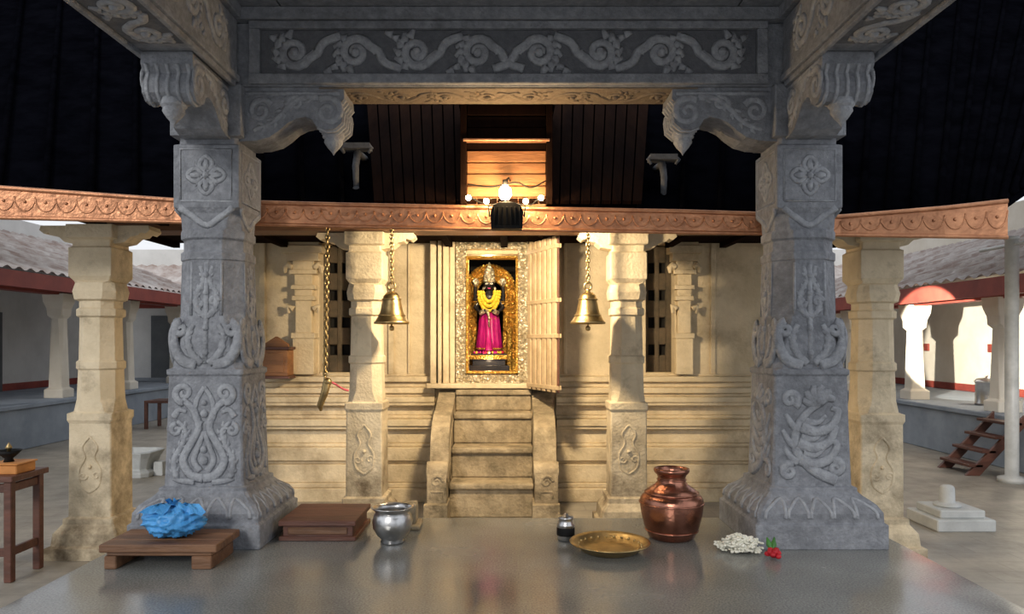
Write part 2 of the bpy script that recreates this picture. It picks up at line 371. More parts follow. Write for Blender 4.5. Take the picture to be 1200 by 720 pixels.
granite_pillar(1.675,-1.3,-1,1,False)

# ---------------------------------------------------------------- mandapa beams + ceiling
e=empty('carved_granite_beam')
b=MB(); b.box(-1.92,1.88,4.20,4.52,2.57,2.925,'granite'); b.box(-1.96,1.93,4.145,4.55,2.93,2.998,'granite')
b.box(-1.42,1.38,4.192,4.2,2.632,2.883,'granite_panel')
b.box(-1.48,1.44,4.165,4.205,2.575,2.63,'granite'); b.box(-1.48,1.44,4.165,4.205,2.885,2.927,'granite')
b.box(-1.48,-1.42,4.167,4.205,2.631,2.884,'granite'); b.box(1.38,1.44,4.167,4.205,2.631,2.884,'granite')
b.box(-1.1,1.06,4.22,4.50,2.562,2.572,'granite_lamplit')
b.obj('beam',e,bevel=0.005)
r=MB(); frieze(r,lambda u,v:(-.02+u,4.190,2.757+v),2.76,.125,'granite_relief',per=.62,r=.020)
frieze(r,lambda u,v:(-.02+u,4.36+v,2.562),2.0,.10,'granite_lamplit',per=.45,r=.014)
r.obj('vine_carving',e)
for nm,xc,sg in (('carved_granite_beam',-1.71,1),('carved_granite_beam',1.69,-1)):
    e=empty(nm); b=MB()
    b.box(xc-.17,xc+.17,-1.6,4.16,2.575,2.925,'granite'); b.box(xc-.2,xc+.2,-1.6,4.14,2.93,2.999,'granite')
    b.box(xc-.168,xc-.14,-1.6,4.15,2.55,2.58,'granite');b.box(xc+.14,xc+.168,-1.6,4.15,2.55,2.58,'granite')
    b.box(xc-.138,xc+.138,-1.6,3.6,2.568,2.577,'granite_panel')
    for q in (-1,1):
        b.box(min(xc+q*.165,xc+q*.19),max(xc+q*.165,xc+q*.19),-1.6,4.15,2.576,2.61,'granite')
    b.obj('beam',e,bevel=0.005)
    r=MB(); frieze(r,lambda u,v:(xc+sg*.17,2.75+u,2.77+v),2.6,.125,'granite_relief',per=.6,r=.018)
    frieze(r,lambda u,v:(xc-sg*.17,2.75+u,2.77+v),2.6,.125,'granite_relief',per=.6,r=.018)
    frieze(r,lambda u,v:(xc+v,2.50+u,2.567),2.2,.115,'granite_relief',per=.55,r=.018)
    r.obj('vine_carving',e)
c=MB()
c.box(-1.95,1.92,-1.6,4.55,3.12,3.3,'granite_dark')
c.box(-1.29,1.26,3.85,4.2,3.0,3.119,'granite'); c.box(-1.95,-1.3,-1.6,4.5,3.0,3.118,'granite'); c.box(1.27,1.92,-1.6,4.5,3.0,3.118,'granite')
frieze(c,lambda u,v:(u,3.85,3.06+v),2.4,.04,'granite_relief',per=.3,r=.008)
c.obj('ceiling',bevel=0.005)

# ---------------------------------------------------------------- cream shrine pillars
def stone_pillar(cx,cy,zb,zt,w):
    H=zt-zb; e=empty('stone_pillar'); b=MB()
    pr=[(0,1.75,.02),(.035,1.75,.02),(.04,1.55,.03),(.075,1.5,.05),(.10,1.2,.05),(.115,1.2,.05),(.12,1.02,.05),(.40,1.0,.05),(.41,1.07,.05),(.43,1.07,.05),(.435,.95,.3),(.47,.93,.5),(.56,.9,.55),(.565,.98,.55),(.585,.98,.55),(.59,.88,.55),(.72,.84,.55),(.725,.95,.5),(.745,.95,.5),(.75,.84,.5),(.77,.84,.5),(.775,1.0,.45),(.80,1.05,.4),(.825,.95,.4),(.83,.85,.05),(.845,1.02,.03),(.93,1.02,.03),(.935,.9,.05),(.955,.9,.05),(.96,1.1,.03),(1,1.1,.03)]
    b.oct(cx,cy,[(zb+H*a,w*h,c) for a,h,c in pr],'cream'); b.obj('shaft',e,bevel=0.006)
    r=MB()
    def arm(dx,dy):
        poly=[(0,0),(.36,0),(.37,-.03),(.34,-.055),(.31,-.045),(.29,-.065),(.24,-.075),(.2,-.11),(.1,-.13),(0,-.13)]
        r.prism(poly,lambda u,v,q:(cx+dx*u-dy*q,cy+dy*u+dx*q,zt+v),-w*.6,w*.6,'cream')
    arm(1,0);arm(-1,0)
    fn=lambda u,z:(cx+u,cy-w*1.02,z)
    zc=zb+H*.27
    for s in (-1,1):
        rel(r,catmull([(0,zc-.17,0),(s*.06,zc-.12,0),(s*.07,zc-.02,0),(s*.03,zc+.06,0),(s*.05,zc+.13,0),(0,zc+.2,0)],5),fn,.008,.006,'cream')
        rel(r,spiral(s*.045,zc-.06,.03,0,1.2,s),fn,.007,.004,'cream')
    r.ball(fn(0,zc),.016,'cream',8)
    r.obj('carving',e,bevel=0.004)
    return e
stone_pillar(X(112,4.98),5.05,GZ,1.90,.140)
stone_pillar(X(1028,4.98),5.05,GZ,1.88,.140)
stone_pillar(X(429,5.6),5.65,GZ,1.94,.133)
stone_pillar(X(735,5.6),5.65,GZ,1.94,.133)

# ---------------------------------------------------------------- shrine walls
W=MB()
k='cream_wall'
xl,xr=-2.43,2.34; y0,y1=6.9,7.15
sill=.735
nL=(X(374,6.9),X(412,6.9)); nR=(X(757,6.9),X(791,6.9)); dO=(X(545,6.9),X(609,6.9))
nz0,nz1=Z(437,6.9),Z(285,6.9)
top=3.0
for a,bb in ((xl,nL[0]),(nL[1],dO[0]),(dO[1],nR[0]),(nR[1],xr)):
    W.box(a,bb,y0,y1,sill-.02,top,k)
for n in (nL,nR):
    W.box(n[0],n[1],y0,y1,sill-.02,nz0,k); W.box(n[0],n[1],y0,y1,nz1,top,k)
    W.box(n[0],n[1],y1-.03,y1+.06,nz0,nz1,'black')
    nx=(n[0]+n[1])/2
    W.box(n[0],n[0]+.05,y1-.09,y1-.03,nz0,nz1,'stonedark'); W.box(n[1]-.05,n[1],y1-.09,y1-.03,nz0,nz1,'stonedark')
    W.box(nx-.02,nx+.02,y1-.09,y1-.03,nz0,nz1,'stonedark')
    q=nz0
    while q<nz1:
        W.box(n[0]+.05,n[1]-.05,y1-.085,y1-.035,q,min(q+.16,nz1),'stonedark'); q+=.26
W.box(dO[0],dO[1],y0,y1,Z(298,6.9),top,k)
bands=[(GZ,-.18,.34),(-.18,-.14,.30),(-.14,.02,.27),(.02,.05,.22),(.05,.17,.25),(.17,.20,.19),(.20,.33,.16),(.33,.36,.22),(.36,.42,.24),(.42,.45,.14),(.45,.54,.12),(.54,.57,.19),(.57,.62,.20),(.62,.65,.12),(.65,.70,.15),(.70,.75,.05),(.75,.80,.09),(.80,.82,.03)]
bl,br=X(504,6.0)-.04,X(652,6.0)+.04
for a,bb in ((xl,bl),(br,xr)):
    for z0,z1,d in bands: W.box(a,bb,y0-d,y1,z0,z1,k)
W.box(bl,br,6.8,y1,GZ,sill-.04,k)
for pa,pb in ((455,462),(478,481),(660,664),(832,838)):
    W.box(X(pa,6.9),X(pb,6.9),y0-.025,y0,.82,2.3,k)
W.box(X(305,6.9),X(312,6.9),y0-.04,y0,.82,2.3,k)
W.box(xl,xl+.25,y1,10.5,GZ,top,k); W.box(xr-.25,xr,y1,10.5,GZ,top,k); W.box(xl,xr,10.5,10.7,GZ,top,k)
W.obj('wall_shrine',bevel=0.006)
ch=MB()
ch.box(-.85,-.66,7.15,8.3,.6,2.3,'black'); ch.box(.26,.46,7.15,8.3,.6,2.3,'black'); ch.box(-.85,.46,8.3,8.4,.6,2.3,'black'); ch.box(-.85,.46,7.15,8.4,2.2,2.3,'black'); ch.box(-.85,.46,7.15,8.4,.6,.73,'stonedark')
ch.obj('wall_sanctum')
def pilaster(xc,w):
    m=MB(); yb=y0
    secs=[(.82,1.15,1.3),(1.15,1.20,1.5),(1.20,1.50,1.0),(1.50,1.54,1.4),(1.54,1.60,1.1),(1.60,1.64,1.5),(1.64,1.74,1.1),(1.74,1.78,1.7),(1.78,1.86,1.3),(1.86,1.93,2.0),(1.93,2.0,2.5),(2.0,2.2,2.0)]
    for a,c_,s in secs: m.box(xc-w*s,xc+w*s,yb-.05-.04*s,yb,a,c_,'cream_wall')
    for s in (-1,1):
        m.tube([(xc+s*w*1.3,yb-.09,1.80),(xc+s*w*1.9,yb-.09,1.83),(xc+s*w*2.3,yb-.09,1.80),(xc+s*w*2.2,yb-.09,1.75)],[.03,.03,.025,.015],'cream_wall',8)
        m.tube([(xc+s*w*1.2,yb-.09,1.42),(xc+s*w*1.9,yb-.09,1.45),(xc+s*w*1.8,yb-.09,1.38)],[.03,.025,.015],'cream_wall',8)
    m.obj('wall_pilaster',bevel=0.006)
pilaster(X(357,6.85),.075); pilaster(X(801,6.85),.06)

# ---------------------------------------------------------------- stair
es=empty('stone_stair')
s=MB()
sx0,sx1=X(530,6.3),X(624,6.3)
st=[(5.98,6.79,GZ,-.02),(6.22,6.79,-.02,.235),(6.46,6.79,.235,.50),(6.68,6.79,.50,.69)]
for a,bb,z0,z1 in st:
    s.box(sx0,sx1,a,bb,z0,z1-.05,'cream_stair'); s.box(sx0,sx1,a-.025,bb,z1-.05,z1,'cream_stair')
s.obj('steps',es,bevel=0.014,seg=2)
def balustrade(xa,xb,nm):
    m=MB()
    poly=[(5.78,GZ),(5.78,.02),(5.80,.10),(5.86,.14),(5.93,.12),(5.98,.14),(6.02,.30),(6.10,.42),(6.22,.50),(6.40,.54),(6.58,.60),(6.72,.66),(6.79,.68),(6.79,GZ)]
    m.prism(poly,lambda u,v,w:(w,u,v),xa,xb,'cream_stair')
    xm=(xa+xb)/2
    m.box(xa-.02,xb+.012,5.72,6.5,GZ,GZ+.16,'cream_stair')
    for xx in (xa,xb):
        fn=lambda u,v:(xx,u,v)
        rel(m,catmull([(5.84,.05,0),(5.95,.02,0),(6.05,.15,0),(6.2,.33,0),(6.4,.42,0),(6.65,.5,0)],5),fn,.012,.012,'cream_stair')
        rel(m,spiral(6.2,.08,.14,1.5,1.6,1),fn,.012,.008,'cream_stair')
    fn=lambda u,v:(xm+u,5.78,v)
    rel(m,spiral(0,.03,.05,0,1.5,1),fn,.010,.006,'cream_stair')
    rel(m,[(-.05,-.1),(-.05,-.05),(.05,-.05),(.05,-.1)],fn,.008,.008,'cream_stair')
    m.tube([(xa-.008,5.88,.09),(xb+.008,5.88,.09)],.085,'cream_stair',14)
    m.obj(nm,es,bevel=0.012,seg=2)
balustrade(X(504,6.0),sx0-.005,'balustrade_1'); balustrade(sx1+.005,X(652,6.0),'balustrade_2')

# ---------------------------------------------------------------- doorway
e=empty('door_1'); d=MB()
def frame(mb,pa,pb,ya,yb,inw,y,t,k,bottom=True):
    x0,x1,z0,z1=X(pa,y),X(pb,y),Z(yb,y),Z(ya,y)
    mb.box(x0,x0+inw,y,y+t,z0,z1,k); mb.box(x1-inw,x1,y,y+t,z0,z1,k); mb.box(x0+inw,x1-inw,y,y+t,z1-inw,z1,k)
    if bottom: mb.box(x0+inw,x1-inw,y,y+t,z0,z0+inw,k)
    return x0,x1,z0,z1
x0,x1,z0,z1=frame(d,535,618,281,450,.085,6.78,.11,'silver')
frame(d,546,607,300,438,.02,6.75,.14,'gold')
frame(d,534,619,280,451,.015,6.755,.10,'silver')
for i in range(22):
    z=z0+.04+(z1-z0-.08)*i/21
    for xx in (x0+.046,x1-.046): d.ball((xx,6.78,z),.024,'silver',8)
for i in range(10):
    xx=x0+.046+(x1-x0-.092)*i/9
    for z in (z0+.045,z1-.045): d.ball((xx,6.78,z),.024,'silver',8)
d.obj('silver_frame',e,bevel=0.004)
d=MB()
for i,(pa,pb,yy) in enumerate(((504,511,6.70),(513,517,6.68),(519,526,6.72),(527,533,6.75))):
    d.box(X(pa,yy),X(pb,yy),yy,6.9,.72,2.25,'cream_wall')
for i,(pa,pb,yy) in enumerate(((620,625,6.75),(627,634,6.72))):
    d.box(X(pa,yy),X(pb,yy),yy,6.9,.72,2.25,'cream_wall')
d.box(X(500,6.7),X(640,6.7),6.66,6.9,.70,.745,'cream_wall')
d.obj('stone_jambs',e,bevel=0.006)
d=MB()
A=Vector((X(620,6.66),6.66,0)); B=Vector((X(655,6.10),6.10,0)); dv=(B-A); Ld=dv.length; dv.normalize(); nn=Vector((-dv.y,dv.x,0))
zb_,zt_=Z(463,6.15)+.02,Z(277,6.15)
def dbox(u0,u1,w0,w1,z0,z1,k):
    c=[A+dv*u0+nn*w0,A+dv*u1+nn*w0,A+dv*u1+nn*w1,A+dv*u0+nn*w1]
    d.loft([[(p.x,p.y,z0) for p in c],[(p.x,p.y,z1) for p in c]],k)
ns=6
for i in range(ns):
    dbox(Ld*i/ns+.014,Ld*(i+1)/ns-.026,-.022,.022,zb_,zt_,'doorwood')
dbox(0,Ld,-.006,.006,zb_,zt_,'redwood')
for z in (zb_+.02,zb_+.45,(zb_+zt_)/2+.1,zt_-.1): dbox(0,Ld,-.026,.026,z,z+.035,'doorwood')
d.obj('slatted_door_leaf',e,bevel=0.003)

# ---------------------------------------------------------------- deity & arch
e=empty('deity_statue'); Xd=X(573,7.3); Yd=7.40
def dz(py): return Z(py,7.4)
b=MB()
b.lathe(Xd,Yd,0,[(.02,dz(413)),(.075,dz(412)),(.08,dz(400)),(.085,dz(385)),(.075,dz(374)),(.065,dz(366)),(.085,dz(354)),(.095,dz(348)),(.06,dz(344)),(.03,dz(342)),(.028,dz(340))],'idol',20,sy=.65)
b.ball((Xd,Yd-.005,dz(334)),.054,'idol',16,(.92,1,1.18))
b.ball((Xd,Yd-.06,dz(335)),.010,'idol',8,(1,1,1.6))
for sg in (-1,1):
    b.ball((Xd+sg*.05,Yd,dz(334)),.014,'idol',8,(.5,1,1.6))
    b.tube([(Xd+sg*.08,Yd,dz(348)),(Xd+sg*.135,Yd-.02,dz(361)),(Xd+sg*.07,Yd-.10,dz(368)),(Xd+sg*.03,Yd-.125,dz(364))],[.03,.025,.019,.016],'idol',10)
    b.tube([(Xd+sg*.07,Yd+.01,dz(349)),(Xd+sg*.14,Yd+.01,dz(353)),(Xd+sg*.14,Yd-.02,dz(340)),(Xd+sg*.135,Yd-.03,dz(336))],[.028,.024,.018,.015],'idol',10)
    b.tube([(Xd+sg*.04,Yd,dz(400)),(Xd+sg*.04,Yd,dz(414)),(Xd+sg*.045,Yd-.06,dz(415))],[.03,.025,.02],'idol',10)
o=b.obj('body',e); rm=o.modifiers.new('r','REMESH'); rm.mode='VOXEL'; rm.voxel_size=.007; rm.use_smooth_shade=True
b=MB()
b.lathe(Xd,Yd,0,[(.058,dz(331)),(.066,dz(329)),(.056,dz(327)),(.060,dz(324)),(.048,dz(321)),(.052,dz(319)),(.036,dz(315)),(.014,dz(311)),(.018,dz(310)),(.0,dz(307))],'silver',18)
for sg in (-1,1):
    b.ball((Xd+sg*.021,Yd-.052,dz(333.2)),.013,'flower',8,(1.4,.6,.75))
    b.ball((Xd+sg*.021,Yd-.060,dz(333.2)),.005,'idol',8)
    b.lathe(Xd+sg*.135,Yd-.03,0,[(.0,dz(336)),(.02,dz(335)),(.038,dz(331)),(.02,dz(327)),(0,dz(326))],'silver',14,sy=.4)
    b.tube([(Xd+sg*.055,Yd,dz(337)),(Xd+sg*.06,Yd,dz(340))],.012,'silver',8)
    b.tube([(Xd+sg*.045,Yd-.128,dz(365)),(Xd+sg*.085,Yd-.09,dz(368))],.024,'silver',8)
    for q in range(3): 
        b.ball((Xd+sg*.130,Yd-.01,dz(354+2.4*q)),.030,'gold',8,(1,1,.35))
b.tube([(Xd-.015,Yd-.052,dz(338.3)),(Xd,Yd-.056,dz(338.8)),(Xd+.015,Yd-.052,dz(338.3))],.005,'magenta',6)
b.tube([(Xd,Yd-.056,dz(331.5)),(Xd,Yd-.055,dz(328.5))],.006,'yellow',6)
b.tube([(Xd-.02,Yd-.12,dz(364)),(Xd,Yd-.14,dz(372)),(Xd+.005,Yd-.15,dz(384))],[.018,.012,.006],'silver',8)
b.obj('crown_and_ornaments',e)
b=MB(); n=40; rings=[]
for zz,rr in ((dz(411),.130),(dz(400),.118),(dz(388),.106),(dz(376),.096),(dz(366),.080)):
    rings.append([(Xd+(rr+.009*math.cos(10*2*math.pi*j/n))*math.cos(2*math.pi*j/n),Yd-.01+.75*(rr+.009*math.cos(10*2*math.pi*j/n))*math.sin(2*math.pi*j/n),zz) for j in range(n)])
b.loft(rings,'magenta',True)
b.tube([(Xd-.02,Yd-.09,dz(370)),(Xd-.005,Yd-.115,dz(390)),(Xd+.0,Yd-.13,dz(411))],[.02,.028,.04],'magenta',8)
b.tube([(Xd-.085,Yd-.03,dz(373)),(Xd,Yd-.085,dz(375)),(Xd+.085,Yd-.03,dz(373))],.012,'gold',8)
b.tube([(Xd+.13*math.cos(a*math.pi/10),Yd-.01-.1*math.sin(a*math.pi/10),dz(409)) for a in range(11)],.010,'gold',6)
b.obj('silk_dress',e)
b=MB()
for row in range(3):
    for i in range(20):
        t=i/19; a=math.pi*(t); rx=.105-.024*row
        b.ball((Xd-rx*math.cos(a),Yd-.072-.03*math.sin(a)+random.uniform(-.006,.006),dz(343)-(.185-.045*row)*math.sin(a)),.016+random.random()*.006,'yellow',8)
b.obj('flower_garland',e)
b=MB(); b.box(Xd-.2,Xd+.2,Yd-.16,Yd+.14,.735,dz(428),'idol'); b.box(Xd-.16,Xd+.16,Yd-.13,Yd+.12,dz(428),dz(422),'idol'); b.box(Xd-.18,Xd+.18,Yd-.15,Yd+.14,dz(422),dz(414.5),'idol')
b.box(Xd-.18,Xd+.18,Yd-.155,Yd-.15,dz(421),dz(416),'gold')
for i in range(22): b.ball((Xd+random.uniform(-.14,.14),Yd-.14+random.uniform(-.01,.02),dz(413)),.014,random.choice(['magenta','yellow','magenta','rose','flower']),8)
b.obj('pedestal',e,bevel=.004)
e=empty('golden_arch'); b=MB(); ya=7.66
ri,ro=.135,.27; zc_=Z(346,7.6); zbt=.735
def arch(r): return [(Xd+r*math.cos(math.pi*i/20),zc_+r*1.15*math.sin(math.pi*i/20)) for i in range(21)]
ou=[(Xd+ro,zbt)]+arch(ro)+[(Xd-ro,zbt)]; inn=[(Xd+ri,zbt)]+arch(ri)+[(Xd-ri,zbt)]
rings=[]
for (a,bb),(c_,d_) in zip(ou,inn): rings.append([(a,ya,bb),(c_,ya,d_),(c_,ya+.05,d_),(a,ya+.05,bb)])
b.loft(rings,'gold')
for rr,q in ((.265,.022),(.23,.016),(.19,.02),(.15,.014)):
    for i in range(27):
        a=math.pi*i/26; b.ball((Xd+rr*math.cos(a),ya-.005,zc_+rr*1.15*math.sin(a)),q,'gold',8)
    for i in range(14):
        for sg in (-1,1): b.ball((Xd+sg*rr,ya-.005,zc_-.045*(i+1)),q,'gold',8)
b.lathe(Xd,ya-.03,zc_+.22,[(0,-.05),(.05,-.03),(.07,.0),(.06,.03),(.035,.06),(0,.08)],'gold',12,sy=.5)
for sg in (-1,1):
    b.lathe(Xd+sg*.2,ya-.06,zbt,[(.05,0),(.05,.03),(.025,.05),(.03,.3),(.022,.32),(.035,.36),(.02,.45),(.035,.5),(.0,.55)],'gold',14)
b.obj('prabhavali',e)

# ---------------------------------------------------------------- main dark roof
e=empty('shrine_roof')
eave=[(-420,150,4.6),(-150,205,4.3),(0,222,4.35),(210,237,4.6),(400,242,4.72),(600,246,4.75),(800,250,4.72),(980,256,4.6),(1100,246,4.42),(1173,238,4.35),(1215,210,4.9),(1420,140,6.3)]
ev=[P(*t) for t in eave]
topx=[-9,-7.5,-6,-4.2,-2.2,0,2.2,4.2,5.6,6.8,8,9.5]
tv=[Vector((x,9.2,5.9)) for x in topx]
b=MB(); NR=14; rings=[]
for j in range(NR+1):
    t=j/NR
    rings.append([a.lerp(c_,t) for a,c_ in zip(ev,tv)])
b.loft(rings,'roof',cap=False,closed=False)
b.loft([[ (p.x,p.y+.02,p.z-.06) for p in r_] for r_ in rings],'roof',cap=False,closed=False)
for i in range(len(ev)-1):
    for q in range(4):
        t=q/4; a=ev[i].lerp(ev[i+1],t); c_=tv[i].lerp(tv[i+1],t)
        b.tube([a+Vector((0,-.01,.02)),c_+Vector((0,-.01,.02))],.022,'roof',5)
b.obj('roof_covering',e)
b=MB()
def rp(px_,t):
    a=P(px_,246,4.75); c_=Vector((a.x*2.2,9.2,5.9)); return a.lerp(c_,t)+Vector((0,-.03,.03))
for i in range(26):
    a=440+i*12
    v=[rp(a,0.0),rp(a+10.5,0.0),rp(a+10.5,.5),rp(a,.5)]
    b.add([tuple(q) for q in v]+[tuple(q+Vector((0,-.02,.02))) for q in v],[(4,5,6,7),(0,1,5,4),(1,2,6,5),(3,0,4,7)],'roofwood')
b.obj('timber_boards',e)
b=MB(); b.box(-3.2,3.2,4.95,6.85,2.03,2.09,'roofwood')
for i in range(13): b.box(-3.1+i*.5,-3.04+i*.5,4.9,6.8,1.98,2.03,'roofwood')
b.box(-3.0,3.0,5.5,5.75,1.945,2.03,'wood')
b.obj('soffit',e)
b=MB(); yd=4.72; xa,xb=X(547,yd),X(640,yd)
zz=Z(244,yd)
i=0
while zz<2.74:
    b.box(xa,xb,yd+(.012 if i%2 else 0),yd+.05,zz,zz+.068,'plank' if zz<2.34 else 'roofwood'); zz+=.074; i+=1
b.box(xa-.04,xa,yd-.04,6.2,1.99,2.75,'roofwood'); b.box(xb,xb+.04,yd-.04,6.2,1.99,2.75,'roofwood')
b.box(xa-.02,xb+.02,yd-.06,yd,Z(168,yd),Z(165,yd),'copper')
b.box(xa-.08,xb+.08,yd-.12,6.2,2.75,2.80,'roofwood')
b.obj('dormer',e,bevel=.004)

# copper fascia
e=empty('copper_fascia'); b=MB()
lo=[(0,257),(210,262),(400,267),(600,271),(800,274),(980,277),(1100,279),(1173,280)]
D_=[4.35,4.6,4.72,4.75,4.72,4.6,4.42,4.35]; up=[222,237,242,246,250,256,246,238]
U=[P(-150,205,4.3)]+[P(a[0],u,dd) for a,u,dd in zip(lo,up,D_)]; Lw=[P(-150,240,4.3)]+[P(a[0],a[1],dd) for a,dd in zip(lo,D_)]
yo=Vector((0,-.06,0)); yi=Vector((0,-.03,0))
b.loft([[u_+yo,l_+yo,l_+yi,u_+yi] for u_,l_ in zip(U,Lw)],'copper')
b.tube([p+yo for p in U],.014,'copper',8); b.tube([p+yo for p in Lw],.012,'copper',8)
for i in range(len(U)-1):
    seg=(U[i+1]-U[i]).length; n=max(2,int(seg/.105))
    for q in range(n):
        t0,t1=q/n,(q+1)/n
        def pt(t,v): 
            tt=t0+(t1-t0)*t; return U[i].lerp(U[i+1],tt).lerp(Lw[i].lerp(Lw[i+1],tt),v)+yo
        b.tube([pt(.5-.5*math.cos(math.pi*a/8),.25+.5*math.sin(math.pi*a/8)) for a in range(9)],.005,'copper',5)
        b.ball(pt(.5,.42),.011,'copper',6)
b.obj('embossed_band',e)

def strut(px,py):
    m=MB(); D=4.95; p=P(px,py,D)
    m.tube([p+Vector((0,.25,.0)),p+Vector((0,0,-.02)),p+Vector((0,-.06,-.12)),p+Vector((0,-.04,-.26))],[.025,.025,.022,.018],'granite_panel',8)
    m.box(p.x-.09,p.x+.09,D-.06,D+.05,p.z,p.z+.035,'granite_panel')
    m.ball(p+Vector((0,-.04,-.27)),.026,'granite_panel',10)
    for s_ in(-1,1): m.tube([p+Vector((s_*.07,-.04,.02)),p+Vector((s_*.10,-.04,0)),p+Vector((s_*.08,-.04,-.03))],[.018,.016,.010],'granite_panel',6)
    m.obj('roof_bracket')
strut(419,176); strut(776,189)

e=empty('floodlight'); b=MB(); c0=P(594,254,4.55)
prof=[(-.095,-.08),(.095,-.08),(.10,.02),(.085,.06),(.045,.08),(-.045,.08),(-.085,.06),(-.10,.02)]
b.prism([(u,v) for u,v in prof],lambda u,v,w:(c0.x+u,c0.y+w,c0.z+v),-.05,.05,'darkmetal')
for i in range(-3,4): b.box(c0.x+i*.026-.004,c0.x+i*.026+.004,c0.y-.07,c0.y-.05,c0.z-.06,c0.z+.05,'darkmetal')
b.tube([c0+Vector((-.105,0,0)),c0+Vector((-.115,.02,.07)),c0+Vector((0,.05,.10)),c0+Vector((.115,.02,.07)),c0+Vector((.105,0,0))],.006,'darkmetal',6)
b.obj('housing',e,bevel=.01,seg=2)
def lampfix(x,y,z,nm):
    ee=empty(nm); q=MB(); q.box(x-.12,x+.12,y-.03,y+.03,z,z+.05,'darkmetal'); q.tube([(x-.11,y,z-.008),(x+.11,y,z-.008)],.010,'bulb',8); q.obj('fitting',ee)
lampfix(-.03,4.98,1.925,'flood_beam_fitting')  # added fitting under the eave, stands in for the floodlight's beam
e=empty('lamp_bulb'); b=MB(); pb=P(592,226,4.58)
b.lathe(pb.x,pb.y,pb.z,[(0,-.045),(.025,-.04),(.040,-.012),(.036,.02),(.016,.045)],'bulb',14)
b.lathe(pb.x,pb.y,pb.z,[(.017,.043),(.019,.078),(0,.083)],'darkmetal',12)
b.tube([pb+Vector((0,0,.07)),pb+Vector((.02,.04,.1)),pb+Vector((.03,.13,.1))],.006,'darkmetal',6)
for px_ in (549,570,616,634):
    q=P(px_,232 if px_ in(549,634) else 236,4.62); b.ball(q,.018,'bulb',8); b.tube([q,q+Vector((0,.05,.03))],.005,'darkmetal',5)
b.tube(catmull([P(548,216,4.66),P(575,219,4.64),P(604,214,4.64),P(622,220,4.64),P(640,212,4.66)],6),.005,'darkmetal',5)
b.tube(catmull([P(549,230,4.64),P(565,238,4.66),P(576,233,4.65)],6),.005,'darkmetal',5)
b.tube(catmull([P(612,234,4.65),P(622,240,4.66),P(634,230,4.64)],6),.005,'darkmetal',5)
b.obj('bulbs_and_cable',e)

# ---------------------------------------------------------------- bells & chains
def chain(mb,p0,p1,k,link=.04,r=.006):
    p0=Vector(p0);p1=Vector(p1); L=(p1-p0).length; n=int(L/(link*.72)); d=(p1-p0)/n
    for i in range(n):
        c_=p0+d*(i+.5); ax=Vector((1,0,0)) if i%2 else Vector((0,1,0)); dn=d.normalized()
        mb.tube([c_+dn*(link*.5*math.cos(a*math.pi/4))+ax*(link*.28*math.sin(a*math.pi/4)) for a in range(8)],r,k,5,closed=True)
def bell(px):
    D=5.35; m=MB(); x=X(px,D)
    pr=[(.0,Z(343,D)),(.035,Z(343,D)),(.058,Z(347,D)),(.068,Z(354,D)),(.078,Z(363,D)),(.092,Z(370,D)),(.118,Z(376.5,D)),(.128,Z(378,D)),(.124,Z(380,D)),(.10,Z(377,D)),(.075,Z(370,D)),(.055,Z(360,D)),(.0,Z(352,D))]
    m.lathe(x,D,0,pr,'brass',30)
    for z,r_ in ((Z(351,D),.066),(Z(370,D),.093)):
        m.tube([(x+r_*math.cos(a*math.pi/12),D+r_*math.sin(a*math.pi/12),z) for a in range(24)],.006,'brass',6,closed=True)
    m.lathe(x,D,Z(343,D),[(.022,0),(.015,.012),(.02,.02),(.01,.03)],'brass',12)
    m.tube([(x+.025*math.sin(a*math.pi/6),D,Z(335,D)-.0+.03*math.cos(a*math.pi/6)-.005) for a in range(12)],.008,'brass',6,closed=True)
    m.tube([(x,D,Z(355,D)),(x,D,Z(382,D))],.007,'brass',6); m.ball((x,D,Z(385,D)),.02,'brass',10)
    chain(m,(x,D,1.98),(x,D,Z(332,D)),'brass')
    m.obj('brass_bell')
bell(459); bell(689)
m=MB(); D=5.3
chain(m,(X(384,D),D,1.98),(X(381,D),D,Z(446,D)),'brass',link=.045,r=.007)
m.tube([(X(381,D),D,Z(444,D)),(X(383,D),D,Z(450,D)),(X(380,D),D,Z(462,D)),(X(375,D),D,Z(476,D)),(X(376,D),D,Z(482,D))],[.008,.03,.026,.022,.008],'brass',10)
m.ball((X(384,D),D,Z(448,D)),.032,'brass',10)
m.tube(catmull([(X(385,5.3),5.3,Z(447,5.3)),(X(392,5.35),5.35,Z(450,5.35)),(X(402,5.44),5.44,Z(456,5.44)),(X(408,5.49),5.49,Z(458,5.49))],5),.008,'pink',6)
m.obj('hanging_chain_lamp')

m=MB(); D=6.62
xa,xb=X(308,D),X(337,D); z0_,z1_=Z(441,D),Z(410,D)
m.box(xa,xb,D,6.8,z0_,z1_,'plank'); m.box(xa-.02,xb+.02,D-.02,6.8,z1_,z1_+.025,'redwood'); m.box(xa-.02,xb+.02,D-.02,6.8,z0_-.025,z0_,'redwood')
m.prism([(xa,z1_+.02),(xb,z1_+.02),(xb,z1_+.05),((xa+xb)/2,z1_+.12),(xa,z1_+.05)],lambda u,v,w:(u,w,v),D+.02,D+.06,'plank')
m.box(xa+.03,xb-.03,D-.008,D,z0_+.03,z1_-.03,'plank')
m.obj('wooden_donation_box',bevel=.005)

